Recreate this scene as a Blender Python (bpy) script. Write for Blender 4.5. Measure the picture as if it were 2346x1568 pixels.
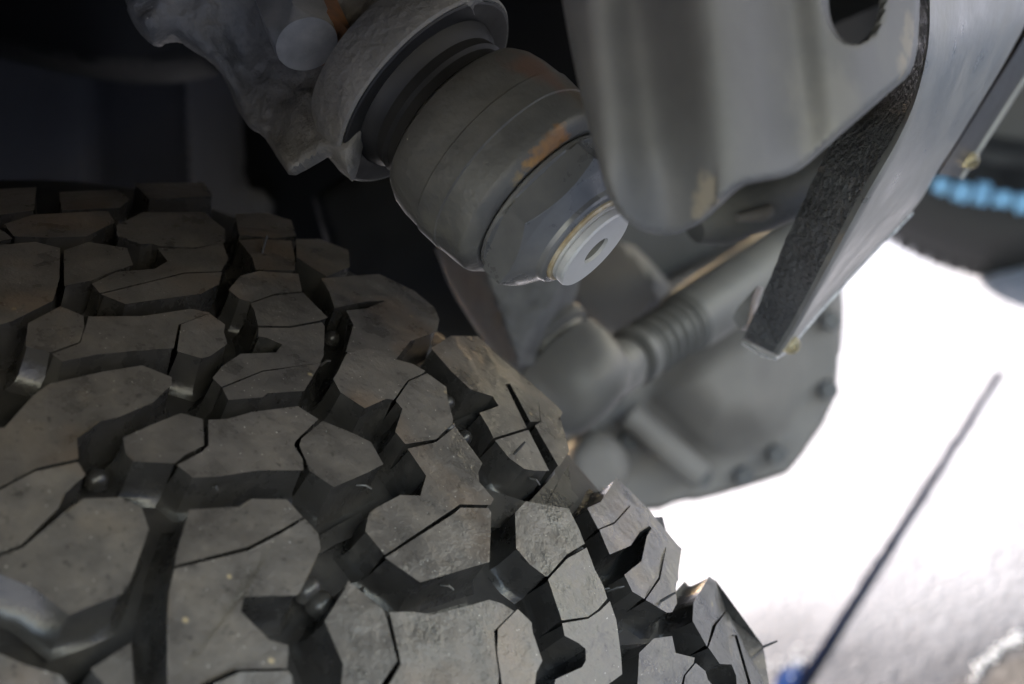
import bpy, bmesh, math, random
import numpy as np
from mathutils import Vector, Matrix, noise
from mathutils.geometry import delaunay_2d_cdt
random.seed(7)
R_ = math.radians
scene = bpy.context.scene
for o in list(bpy.data.objects): bpy.data.objects.remove(o, do_unlink=True)

# ------------------------------------------------------------------ frame of reference
# survey frame: x right, y along the view, z up in the picture, origin at the lens (metres).
# world frame : X vehicle forward, Y along the front axle (near wheel to far wheel), Z up.
VW = 2346.0; VH = 1568.0; FPX = VW * 50 / 36
C1 = np.array([-0.17634, 0.78155, -0.30256])          # near wheel, inner shoulder circle centre
AZ, EL = 0.62462, 0.22113
N1 = np.array([math.sin(AZ) * math.cos(EL), math.cos(AZ) * math.cos(EL), math.sin(EL)])   # near wheel axis
R1 = 0.4149
C2 = np.array([0.80, 2.25, 0.555])                    # far end of the axle line
G = (C2 - C1) / np.linalg.norm(C2 - C1)
_d = np.array([0.45, 0, -0.85]); _d[1] = -(G[0] * _d[0] + G[2] * _d[2]) / G[1]
DN = _d / np.linalg.norm(_d)
FW = np.cross(G, -DN)
CAM_H = float(C1 @ DN) + R1
def W(p):
    p = np.asarray(p, float)
    return Vector((float(FW @ p), float(G @ p), float(-DN @ p) + CAM_H))
def WD(p):
    p = np.asarray(p, float)
    return Vector((float(FW @ p), float(G @ p), float(-DN @ p)))
def S(x, y, d):                                        # photo position + distance -> survey frame
    return np.array([(x - VW / 2) / FPX * d, d, -(y - VH / 2) / FPX * d])
def P(x, y, d): return W(S(x, y, d))

# ------------------------------------------------------------------ camera, world, sun, exposure
cam = bpy.data.cameras.new('Camera'); camo = bpy.data.objects.new('Camera', cam)
scene.collection.objects.link(camo); scene.camera = camo
cam.sensor_width = 36; cam.lens = 50; cam.clip_start = 0.02; cam.clip_end = 500
rx, ry, rz = WD((1, 0, 0)), WD((0, 0, 1)), WD((0, -1, 0))
camo.matrix_world = Matrix(((rx[0], ry[0], rz[0], 0), (rx[1], ry[1], rz[1], 0), (rx[2], ry[2], rz[2], CAM_H), (0, 0, 0, 1)))
cam.dof.use_dof = True; cam.dof.focus_distance = 0.492; cam.dof.aperture_fstop = 8.0

SUN_EL, SUN_AZ = R_(20), R_(142)                       # azimuth counted from +X towards +Y
w = bpy.data.worlds.new('World'); scene.world = w; w.use_nodes = True
nt = w.node_tree; bg = nt.nodes['Background']
sky = nt.nodes.new('ShaderNodeTexSky'); sky.sky_type = 'NISHITA'; sky.sun_disc = False
sky.sun_elevation = SUN_EL; sky.sun_rotation = math.pi / 2 - SUN_AZ; sky.air_density = 1.0; sky.dust_density = 0.6; sky.ozone_density = 1.0
nt.links.new(sky.outputs[0], bg.inputs[0]); bg.inputs[1].default_value = 0.15
sl = bpy.data.lights.new('Sun', 'SUN'); sl.energy = 5.0; sl.angle = R_(1.0); sl.color = (1, 0.99, 0.98)
so = bpy.data.objects.new('Sun', sl); scene.collection.objects.link(so)
sdir = Vector((math.cos(SUN_EL) * math.cos(SUN_AZ), math.cos(SUN_EL) * math.sin(SUN_AZ), math.sin(SUN_EL)))
so.rotation_euler = sdir.to_track_quat('Z', 'Y').to_euler()
scene.render.engine = 'CYCLES'
scene.view_settings.view_transform = 'Standard'; scene.view_settings.look = 'None'
scene.view_settings.gamma = 1; scene.view_settings.exposure = 3.02
scene.view_settings.use_white_balance = True; scene.view_settings.white_balance_temperature = 7150; scene.view_settings.white_balance_tint = 20.5
try:
    scene.cycles.max_bounces = 10; scene.cycles.diffuse_bounces = 6
except Exception: pass

# ------------------------------------------------------------------ materials
def mat(name, cols, rough=0.5, metal=0.0, scale=30, bump=0.1, bscale=200, bdist=0.0006, specks=None,
        stains_shade=(), spec=0.5, rvar=0.15, detail=6, wave=None, patches=None, pebble=0, vary=0):
    """cols: two or three linear colours mixed by noise; specks: (scale, colour, threshold);
    stains_shade: list of (world centre, radius m, colour, strength) surface marks or shade painted into the colour."""
    m = bpy.data.materials.new(name); m.use_nodes = True
    t = m.node_tree; n = t.nodes; L = t.links
    b = n['Principled BSDF']
    geo = n.new('ShaderNodeNewGeometry')
    nz = n.new('ShaderNodeTexNoise'); nz.inputs['Scale'].default_value = scale
    nz.inputs['Detail'].default_value = detail; nz.inputs['Roughness'].default_value = 0.62
    L.new(geo.outputs['Position'], nz.inputs['Vector'])
    cr = n.new('ShaderNodeValToRGB'); els = cr.color_ramp.elements
    ps = [0.32, 0.7] if len(cols) == 2 else [0.3, 0.5, 0.72]
    for i, c in enumerate(cols):
        e = els[i] if i < 2 else els.new(0.9)
        e.position = ps[i]; e.color = (*c, 1)
    if len(cols) == 3:
        for i, c in enumerate(cols): els[i].position = ps[i]; els[i].color = (*c, 1)
    L.new(nz.outputs['Fac'], cr.inputs[0])
    col = cr.outputs[0]
    def mixc(fac, a, c):
        x = n.new('ShaderNodeMixRGB'); L.new(fac, x.inputs[0]); L.new(a, x.inputs[1]); x.inputs[2].default_value = (*c, 1)
        return x.outputs[0]
    def ramp(sock, a, bb, va=0.0, vb=1.0):
        x = n.new('ShaderNodeMapRange'); L.new(sock, x.inputs[0])
        for i, v in enumerate((a, bb, va, vb)): x.inputs[i + 1].default_value = v
        return x.outputs[0]
    for sp in (specks or ()):
        sc, c, th, sparse = sp
        v = n.new('ShaderNodeTexVoronoi'); v.inputs['Scale'].default_value = sc
        L.new(geo.outputs['Position'], v.inputs['Vector'])
        f = ramp(v.outputs['Distance'], th * 0.6, th, 1, 0)
        sepc = n.new('ShaderNodeSeparateColor'); L.new(v.outputs['Color'], sepc.inputs[0])
        g2 = n.new('ShaderNodeMath'); g2.operation = 'LESS_THAN'; L.new(sepc.outputs[0], g2.inputs[0]); g2.inputs[1].default_value = sparse
        mu = n.new('ShaderNodeMath'); mu.operation = 'MULTIPLY'; L.new(f, mu.inputs[0]); L.new(g2.outputs[0], mu.inputs[1])
        col = mixc(mu.outputs[0], col, c)
    for sc, c, lo, hi in (patches or ()):
        pn = n.new('ShaderNodeTexNoise'); pn.inputs['Scale'].default_value = sc; pn.inputs['Detail'].default_value = 4
        of = n.new('ShaderNodeVectorMath'); of.operation = 'ADD'; L.new(geo.outputs['Position'], of.inputs[0]); of.inputs[1].default_value = (sc * .37, 1.7, -sc * .11)
        L.new(of.outputs[0], pn.inputs['Vector'])
        col = mixc(ramp(pn.outputs['Fac'], lo, hi, 0, .85), col, c)
    for (ctr, rad, c, st) in stains_shade:
        wob = n.new('ShaderNodeTexNoise'); wob.inputs['Scale'].default_value = 1.6 / rad; wob.inputs['Detail'].default_value = 5
        L.new(geo.outputs['Position'], wob.inputs['Vector'])
        ds = n.new('ShaderNodeVectorMath'); ds.operation = 'DISTANCE'
        L.new(geo.outputs['Position'], ds.inputs[0]); ds.inputs[1].default_value = ctr
        a = ramp(wob.outputs['Fac'], 0.25, 0.75, -0.45 * rad, 0.45 * rad)
        ad = n.new('ShaderNodeMath'); L.new(ds.outputs['Value'], ad.inputs[0]); L.new(a, ad.inputs[1])
        f = ramp(ad.outputs[0], rad * 0.45, rad, st, 0)
        col = mixc(f, col, c)
    if vary:
        oi = n.new('ShaderNodeObjectInfo'); hs = n.new('ShaderNodeHueSaturation')
        L.new(ramp(oi.outputs['Random'], 0, 1, 1 - vary, 1 + vary), hs.inputs['Value']); L.new(col, hs.inputs['Color']); col = hs.outputs[0]
    L.new(col, b.inputs['Base Color'])
    rr = ramp(nz.outputs['Fac'], 0.25, 0.75, max(0.02, rough - rvar), min(1, rough + rvar))
    L.new(rr, b.inputs['Roughness'])
    b.inputs['Metallic'].default_value = metal
    b.inputs['Specular IOR Level'].default_value = spec
    if bump > 0:
        n2 = n.new('ShaderNodeTexNoise'); n2.inputs['Scale'].default_value = bscale; n2.inputs['Detail'].default_value = 8
        L.new(geo.outputs['Position'], n2.inputs['Vector'])
        hsock = n2.outputs['Fac']
        if pebble:
            vo = n.new('ShaderNodeTexVoronoi'); vo.feature = 'SMOOTH_F1'; vo.inputs['Scale'].default_value = pebble; vo.inputs['Smoothness'].default_value = .6
            wv = n.new('ShaderNodeVectorMath'); wv.operation = 'MULTIPLY_ADD'; L.new(n2.outputs['Color'], wv.inputs[0]); wv.inputs[1].default_value = (.002, .002, .002); L.new(geo.outputs['Position'], wv.inputs[2])
            L.new(wv.outputs[0], vo.inputs['Vector'])
            mm = n.new('ShaderNodeMath'); mm.operation = 'MULTIPLY_ADD'; L.new(vo.outputs['Distance'], mm.inputs[0]); mm.inputs[1].default_value = -1.0; L.new(n2.outputs['Fac'], mm.inputs[2]); hsock = mm.outputs[0]
        bp = n.new('ShaderNodeBump'); bp.inputs['Strength'].default_value = bump; bp.inputs['Distance'].default_value = bdist
        L.new(hsock, bp.inputs['Height']); L.new(bp.outputs[0], b.inputs['Normal'])
        if wave:
            n3 = n.new('ShaderNodeTexNoise'); n3.inputs['Scale'].default_value = wave[0]; n3.inputs['Detail'].default_value = 3
            L.new(geo.outputs['Position'], n3.inputs['Vector'])
            b2 = n.new('ShaderNodeBump'); b2.inputs['Strength'].default_value = 1; b2.inputs['Distance'].default_value = wave[1]
            L.new(n3.outputs['Fac'], b2.inputs['Height']); L.new(b2.outputs[0], bp.inputs['Normal'])
    return m

RUB_SPK = [(620, (0.5, 0.48, 0.44), 0.15, 0.16), (300, (0.42, 0.40, 0.36), 0.10, 0.07), (150, (0.30, 0.24, 0.15), 0.17, 0.03)]
M = {}
M['rubber'] = mat('tyre_rubber', [(0.066, 0.060, 0.055), (0.104, 0.094, 0.086), (0.142, 0.125, 0.108)], 0.33, spec=0.6, scale=60, bump=0.35, bscale=1100, bdist=0.0005, specks=RUB_SPK,
    vary=.16, wave=(70, .0016), patches=[(55, (0.150, 0.128, 0.106), .60, .74), (22, (0.160, 0.108, 0.072), .56, .78), (420, (0.035, 0.032, 0.030), .60, .75)])
M['edge'] = mat('worn_tread_edge', [(0.085, 0.075, 0.064), (0.135, 0.105, 0.075)], 0.45, scale=70, bump=0.2, bscale=900)
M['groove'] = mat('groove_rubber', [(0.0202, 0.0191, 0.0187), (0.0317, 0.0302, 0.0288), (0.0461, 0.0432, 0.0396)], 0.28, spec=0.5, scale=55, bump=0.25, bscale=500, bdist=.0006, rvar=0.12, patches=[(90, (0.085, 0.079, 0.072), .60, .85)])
M['blackrubber'] = mat('black_rubber', [(0.007, 0.007, 0.0075), (0.013, 0.013, 0.0135)], 0.55, scale=60, bump=0.15, spec=0.3)
M['cast'] = mat('cast_iron', [(0.055, 0.055, 0.056), (0.085, 0.085, 0.083), (0.12, 0.115, 0.105)], 0.55, scale=38, bump=0.35, bscale=420, bdist=0.0008,
    specks=[(300, (0.4, 0.38, 0.34), 0.12, 0.05)])
M['steel'] = mat('painted_steel', [(0.115, 0.116, 0.118), (0.15, 0.15, 0.15), (0.19, 0.185, 0.175)], 0.42, scale=22, bump=0.06, bscale=300, spec=0.5)
M['dark'] = mat('underbody_black', [(0.005, 0.005, 0.0055), (0.009, 0.009, 0.0095)], 0.75, scale=10, bump=0.1, spec=0.2)

# ------------------------------------------------------------------ mesh helpers
COL = scene.collection
def obj(name, me, m, parent=None):
    if m is not None:
        me.materials.clear(); me.materials.append(m)
    o = bpy.data.objects.new(name, me); COL.objects.link(o)
    if parent is not None:
        o.parent = parent; o.matrix_parent_inverse = parent.matrix_world.inverted()
    return o
def tag(o, label, cat, group=None, kind=None):
    o['label'] = label; o['category'] = cat
    if group: o['group'] = group
    if kind: o['kind'] = kind
    return o
def thing(name, loc, label, cat, group=None):
    o = bpy.data.objects.new(name, None); COL.objects.link(o); o.location = loc
    o.empty_display_size = 0.02
    o.matrix_world = Matrix.Translation(loc)
    return tag(o, label, cat, group)
def mesh(name, V, F, smooth=True, sharp=35):
    me = bpy.data.meshes.new(name); me.from_pydata([tuple(v) for v in V], [], F); me.validate()
    bm = bmesh.new(); bm.from_mesh(me); bmesh.ops.remove_doubles(bm, verts=bm.verts, dist=1e-7)
    bmesh.ops.recalc_face_normals(bm, faces=bm.faces); bm.to_mesh(me); bm.free()
    if smooth:
        me.polygons.foreach_set('use_smooth', [True] * len(me.polygons))
        me.set_sharp_from_angle(angle=R_(sharp))
    me.update()
    return me
def frame(a):
    a = Vector(a).normalized(); u = a.orthogonal().normalized(); return a, u, a.cross(u)
def lathe(A, axis, prof, seg=64, rfun=None, up=None, cap=True):
    """A world origin, axis world direction, prof list of (t, r) from one end to the other."""
    a, u, v = frame(axis)
    if up is not None:
        u = (Vector(up) - a * Vector(up).dot(a)).normalized(); v = a.cross(u)
    V, F = [], []
    for (t, r) in prof:
        for k in range(seg):
            th = 2 * math.pi * k / seg
            rr = rfun(t, th, r) if rfun else r
            V.append(A + a * t + (u * math.cos(th) + v * math.sin(th)) * rr)
    for i in range(len(prof) - 1):
        for k in range(seg):
            k2 = (k + 1) % seg
            F.append((i * seg + k, i * seg + k2, (i + 1) * seg + k2, (i + 1) * seg + k))
    if cap:
        F.append(tuple(range(seg - 1, -1, -1))); F.append(tuple((len(prof) - 1) * seg + k for k in range(seg)))
    return V, F
def hexr(R):
    ap = R * math.cos(math.pi / 6)
    return lambda th: ap / math.cos(((th + math.pi / 6) % (math.pi / 3)) - math.pi / 6)
def hexprism(A, axis, R, h, ch=0.12, up=None, seg=72):
    hr = hexr(R); top = R * 0.86
    def rf(t, th, r):
        return min(hr(th), r)
    pr = [(0, R * 1.05)]
    n = 7
    for i in range(n + 1):
        s = i / n; pr.append((h * (1 - ch * 2 * (1 - s)), R * 1.02 - (R * 1.02 - top) * s))
    pr = [(0, R * 1.05), (h * 0.5, R * 1.05)] + pr[1:]
    return lathe(A, axis, pr, seg, rf, up)
def tube(pts, rads, seg=24):
    V, F = [], []
    pts = [Vector(p) for p in pts]; n = len(pts)
    if not hasattr(rads, '__len__'): rads = [rads] * n
    u = None
    for i, p in enumerate(pts):
        a = (pts[min(i + 1, n - 1)] - pts[max(i - 1, 0)]).normalized()
        u = a.orthogonal().normalized() if u is None else (u - a * u.dot(a)).normalized()
        v = a.cross(u)
        for k in range(seg):
            th = 2 * math.pi * k / seg; V.append(p + (u * math.cos(th) + v * math.sin(th)) * rads[i])
    for i in range(n - 1):
        for k in range(seg):
            k2 = (k + 1) % seg; F.append((i * seg + k, i * seg + k2, (i + 1) * seg + k2, (i + 1) * seg + k))
    F.append(tuple(range(seg - 1, -1, -1))); F.append(tuple((n - 1) * seg + k for k in range(seg)))
    return V, F
def interp(tab):
    xs = [a for a, b in tab]; ys = [b for a, b in tab]
    n = len(xs); ms = []
    for i in range(n):
        if i in (0, n - 1):
            j = min(i, n - 2); ms.append((ys[j + 1] - ys[j]) / (xs[j + 1] - xs[j]))
        else: ms.append((ys[i + 1] - ys[i - 1]) / (xs[i + 1] - xs[i - 1]))
    def f(x):
        if x <= xs[0]: return ys[0]
        if x >= xs[-1]: return ys[-1]
        for i in range(n - 1):
            if x <= xs[i + 1]:
                h = xs[i + 1] - xs[i]; s = (x - xs[i]) / h
                return ((2*s**3 - 3*s**2 + 1) * ys[i] + (s**3 - 2*s**2 + s) * h * ms[i] + (-2*s**3 + 3*s**2) * ys[i+1] + (s**3 - s**2) * h * ms[i+1])
    return f
def densify(poly, step):
    out = []
    for i in range(len(poly)):
        a = np.array(poly[i], float); b = np.array(poly[(i + 1) % len(poly)], float)
        k = max(1, int(round(np.linalg.norm(b - a) / step)))
        for j in range(k): out.append(a + (b - a) * j / k)
    return out
def inside(poly, X, Y):
    r = np.zeros(len(X), bool); n = len(poly); j = n - 1
    for i in range(n):
        xi, yi = poly[i]; xj, yj = poly[j]
        with np.errstate(divide='ignore', invalid='ignore'):
            c = ((yi > Y) != (yj > Y)) & (X < (xj - xi) * (Y - yi) / (yj - yi + 1e-12) + xi)
        r ^= c; j = i
    return r
def bdist(polys, X, Y):
    best = np.full(len(X), 1e9)
    for poly in polys:
        for i in range(len(poly)):
            ax, ay = poly[i]; bx, by = poly[(i + 1) % len(poly)]
            dx, dy = bx - ax, by - ay; L2 = dx * dx + dy * dy + 1e-9
            t = np.clip(((X - ax) * dx + (Y - ay) * dy) / L2, 0, 1)
            best = np.minimum(best, np.hypot(X - ax - t * dx, Y - ay - t * dy))
    return best
def smooth_poly(poly, it=1):
    for _ in range(it):
        q = []
        for i in range(len(poly)):
            a = np.array(poly[i], float); b = np.array(poly[(i + 1) % len(poly)], float)
            q += [tuple(a * .75 + b * .25), tuple(a * .25 + b * .75)]
        poly = q
    return poly
def cast_body(name, outline, depth, thick, rnd, rdep, step, holes=(), sm=1, rough=0.0, rscale=20):
    """A solid body with its own outline, a front surface at distance depth(x, y), rounded edges and a back
    pushed off by the vector thick (survey frame)."""
    outline = smooth_poly(outline, sm) if sm else outline
    loops = [densify(outline, step)] + [densify(h, step * 0.7) for h in holes]
    vs, es = [], []
    for lp in loops:
        b0 = len(vs)
        for i, p in enumerate(lp):
            vs.append(Vector((p[0], p[1]))); es.append((b0 + i, b0 + (i + 1) % len(lp)))
    nb = len(vs)
    A = np.array(outline); x0, y0 = A.min(0); x1, y1 = A.max(0)
    gx, gy = np.meshgrid(np.arange(x0, x1, step), np.arange(y0, y1, step * 0.87))
    gx = gx + (np.arange(gx.shape[0]) % 2 * step / 2)[:, None]
    X, Y = gx.ravel(), gy.ravel()
    keep = inside(outline, X, Y)
    for h in holes: keep &= ~inside(h, X, Y)
    keep &= bdist([outline] + list(holes), X, Y) > step * 0.45
    extra = [Vector((x, y)) for x, y in zip(X[keep], Y[keep])]
    # rings near the edge for a round lip
    res = delaunay_2d_cdt(vs + extra, es, [], 0, 1e-4)
    V2 = np.array([(v.x, v.y) for v in res[0]]); T = res[2]
    cx = np.array([V2[list(t)].mean(0) for t in T])
    ok = inside(outline, cx[:, 0], cx[:, 1])
    for h in holes: ok &= ~inside(h, cx[:, 0], cx[:, 1])
    T = [t for t, k in zip(T, ok) if k]
    d = bdist([outline] + list(holes), V2[:, 0], V2[:, 1])
    q = np.clip(d / rnd, 0, 1); prof = np.sqrt(np.maximum(0, 1 - (1 - q) ** 2))
    front, back = [], []
    th = np.array(thick, float)
    for (x, y), pf in zip(V2, prof):
        dd = depth(x, y)
        s0 = S(x, y, dd)
        if rough: s0[1] += rough * noise.noise(Vector((x, y, 0)) / rscale) 
        front.append(W(s0 + np.array([0, rdep * (1 - pf), 0]))); back.append(W(s0 + np.array([0, rdep, 0]) + th))
    n = len(front); F = []; edge = {}
    for t in T:
        F.append(tuple(t)); F.append(tuple(i + n for i in reversed(t)))
        for a, b in zip(t, list(t[1:]) + [t[0]]):
            k = (min(a, b), max(a, b)); edge[k] = edge.get(k, 0) + 1
    for (a, b), c in edge.items():
        if c == 1: F.append((a, b, b + n, a + n))
    return mesh(name, front + back, F, True, 40)
def loft(rows, close=True):
    V, F = [], []; m = len(rows[0])
    for r in rows: V += list(r)
    for i in range(len(rows) - 1):
        for k in range(m if close else m - 1):
            k2 = (k + 1) % m; F.append((i * m + k, i * m + k2, (i + 1) * m + k2, (i + 1) * m + k))
    if close:
        F.append(tuple(range(m - 1, -1, -1))); F.append(tuple((len(rows) - 1) * m + k for k in range(m)))
    return V, F
def resample(poly, n):
    """poly of (x, y, d): smooth resample by chord length."""
    p = np.array(poly, float); s = np.r_[0, np.cumsum(np.linalg.norm(np.diff(p[:, :2], axis=0), axis=1))]; s /= s[-1]
    fs = [interp(list(zip(s, p[:, k]))) for k in range(3)]
    return [tuple(f(t) for f in fs) for t in np.linspace(0, 1, n)]
def box(x0, x1, y0, y1, z0, z1):
    V = [Vector((x, y, z)) for x in (x0, x1) for y in (y0, y1) for z in (z0, z1)]
    F = [(0, 1, 3, 2), (4, 6, 7, 5), (0, 4, 5, 1), (2, 3, 7, 6), (0, 2, 6, 4), (1, 5, 7, 3)]
    return V, F

# ================================================================== GROUND
def ground_at(x, y, z=0.0):
    r = S(x, y, 1.0); t = (CAM_H - z) / float(DN @ r)
    return W(r * t)
gs = ground_at(2320, 1545)
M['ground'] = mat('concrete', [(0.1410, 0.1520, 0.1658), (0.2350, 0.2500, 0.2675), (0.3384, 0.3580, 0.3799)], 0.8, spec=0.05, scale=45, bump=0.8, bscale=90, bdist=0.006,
    stains_shade=[(ground_at(2700, 1820), 0.84, (0.026, 0.031, 0.037), 0.98), (gs, 0.055, (0.04, 0.038, 0.033), 0.95)])  # first mark paints soft shade over the near corner; second is a real stain
V, F = [], []
gn = 2; gx = [-60, 60]
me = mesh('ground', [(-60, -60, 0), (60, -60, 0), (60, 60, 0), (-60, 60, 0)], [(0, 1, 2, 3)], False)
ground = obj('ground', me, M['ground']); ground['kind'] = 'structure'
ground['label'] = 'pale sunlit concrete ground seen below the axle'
M['joint'] = mat('joint_sealant', [(0.004, 0.006, 0.014), (0.008, 0.011, 0.024)], 1.0, scale=30, bump=0, spec=0, rvar=0)
M['bluepaint'] = mat('blue_ground_paint', [(0.007, 0.018, 0.055), (0.012, 0.030, 0.090)], 1.0, scale=40, bump=0, spec=0, rvar=0)
ja, jb = ground_at(1838, 1568), ground_at(2240, 932)
jd = (jb - ja).normalized(); jn = Vector((-jd.y, jd.x, 0))
jb = jb + jd * .10; ja2 = ja - jd * 0.5; rows = []
for i in range(40):
    s = i / 39; p = ja2.lerp(jb, s); wd = 0.0056 * (1 - s * 0.80) * (1 + 0.15 * noise.noise(Vector((s * 14, 0, 0))))
    rows.append([p + jn * wd + Vector((0, 0, .0005)), p + jn * wd + Vector((0, 0, .004)), p - jn * wd + Vector((0, 0, .004)), p - jn * wd + Vector((0, 0, .0005))])
o = obj('expansion_joint', mesh('expansion_joint', *loft(rows), False), M['joint'], ground)
# worn blue paint mark on the slab
bp_ = [ground_at(x, y) for x, y in ((1775, 1640), (1778, 1575), (1796, 1545), (1818, 1528), (1846, 1520), (1838, 1548), (1800, 1640))]
rows = [[p + Vector((0, 0, .001)) for p in bp_], [p + Vector((0, 0, .005)) for p in bp_]]
o = obj('blue_paint_mark', mesh('blue_paint_mark', *loft(rows), False), M['bluepaint'], ground)
# loose white grit along the rim of the oil stain
M['grit'] = mat('grit', [(0.6, 0.6, 0.58), (0.8, 0.8, 0.78)], 0.3, scale=80, bump=0.2)
V, F = [], []
def pebble(c, r):
    b0 = len(V); e = [Vector(v) for v in ((1, 0, 0), (-1, 0, 0), (0, 1, 0), (0, -1, 0), (0, 0, 1), (0, 0, -1))]
    for q in e: V.append(c + q * r * random.uniform(.7, 1.2))
    for a, b, cc in ((0, 2, 4), (2, 1, 4), (1, 3, 4), (3, 0, 4), (2, 0, 5), (1, 2, 5), (3, 1, 5), (0, 3, 5)): F.append((b0 + a, b0 + b, b0 + cc))
for i in range(60):
    s = random.random()
    x = 2230 + 110 * s + random.gauss(0, 7); y = 1560 - 105 * s ** .6 + random.gauss(0, 8)
    pebble(ground_at(x, y, 0.002), random.uniform(.001, .0026))
for i in range(26): pebble(ground_at(1815 + random.gauss(0, 22), 1515 + random.gauss(0, 22), 0.006), random.uniform(.001, .0024))
o = obj('grit', mesh('grit', V, F, False), M['grit']); o['kind'] = 'stuff'; o['label'] = 'scattered white grit on the concrete ground'

# ================================================================== NEAR TYRE
def prof_R(u):
    s = (u + 0.112) / 0.112
    return R1 - 0.012 * s ** 4
def Fimp(p):
    q = p - C1; u = q @ N1; return np.linalg.norm(q - N1 * u) - prof_R(u)
def on_tyre(x, y):
    r = S(x, y, 1.0); prev = None; best = (1e9, None); t = 0.28
    while t < 1.15:
        f = Fimp(r * t)
        if f < best[0]: best = (f, t)
        if f < 0:
            a, b = t - 0.003, t
            for _ in range(20):
                m = (a + b) / 2
                if Fimp(r * m) < 0: b = m
                else: a = m
            return r * b
        t += 0.003
    return r * best[1]
TILE = {'A': (0, 800), 'B': (500, 820), 'C': (1000, 800), 'D': (0, 1243), 'E': (600, 1243), 'F': (1250, 1243), 'G': (0, 400), 'H': (500, 500)}
def tv(t, x, y):
    o = TILE[t]; return ((o[0] + x / 3.351) * 0.91641, (o[1] + y / 3.351) * 0.91641)
def tr(spec):
    """'C 265,240 430,135 B 12,33' -> photo positions"""
    out = []; t = None
    for w_ in spec.split():
        if w_ in TILE: t = w_
        else:
            a, b = w_.split(','); out.append(tv(t, float(a), float(b)))
    return out
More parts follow.
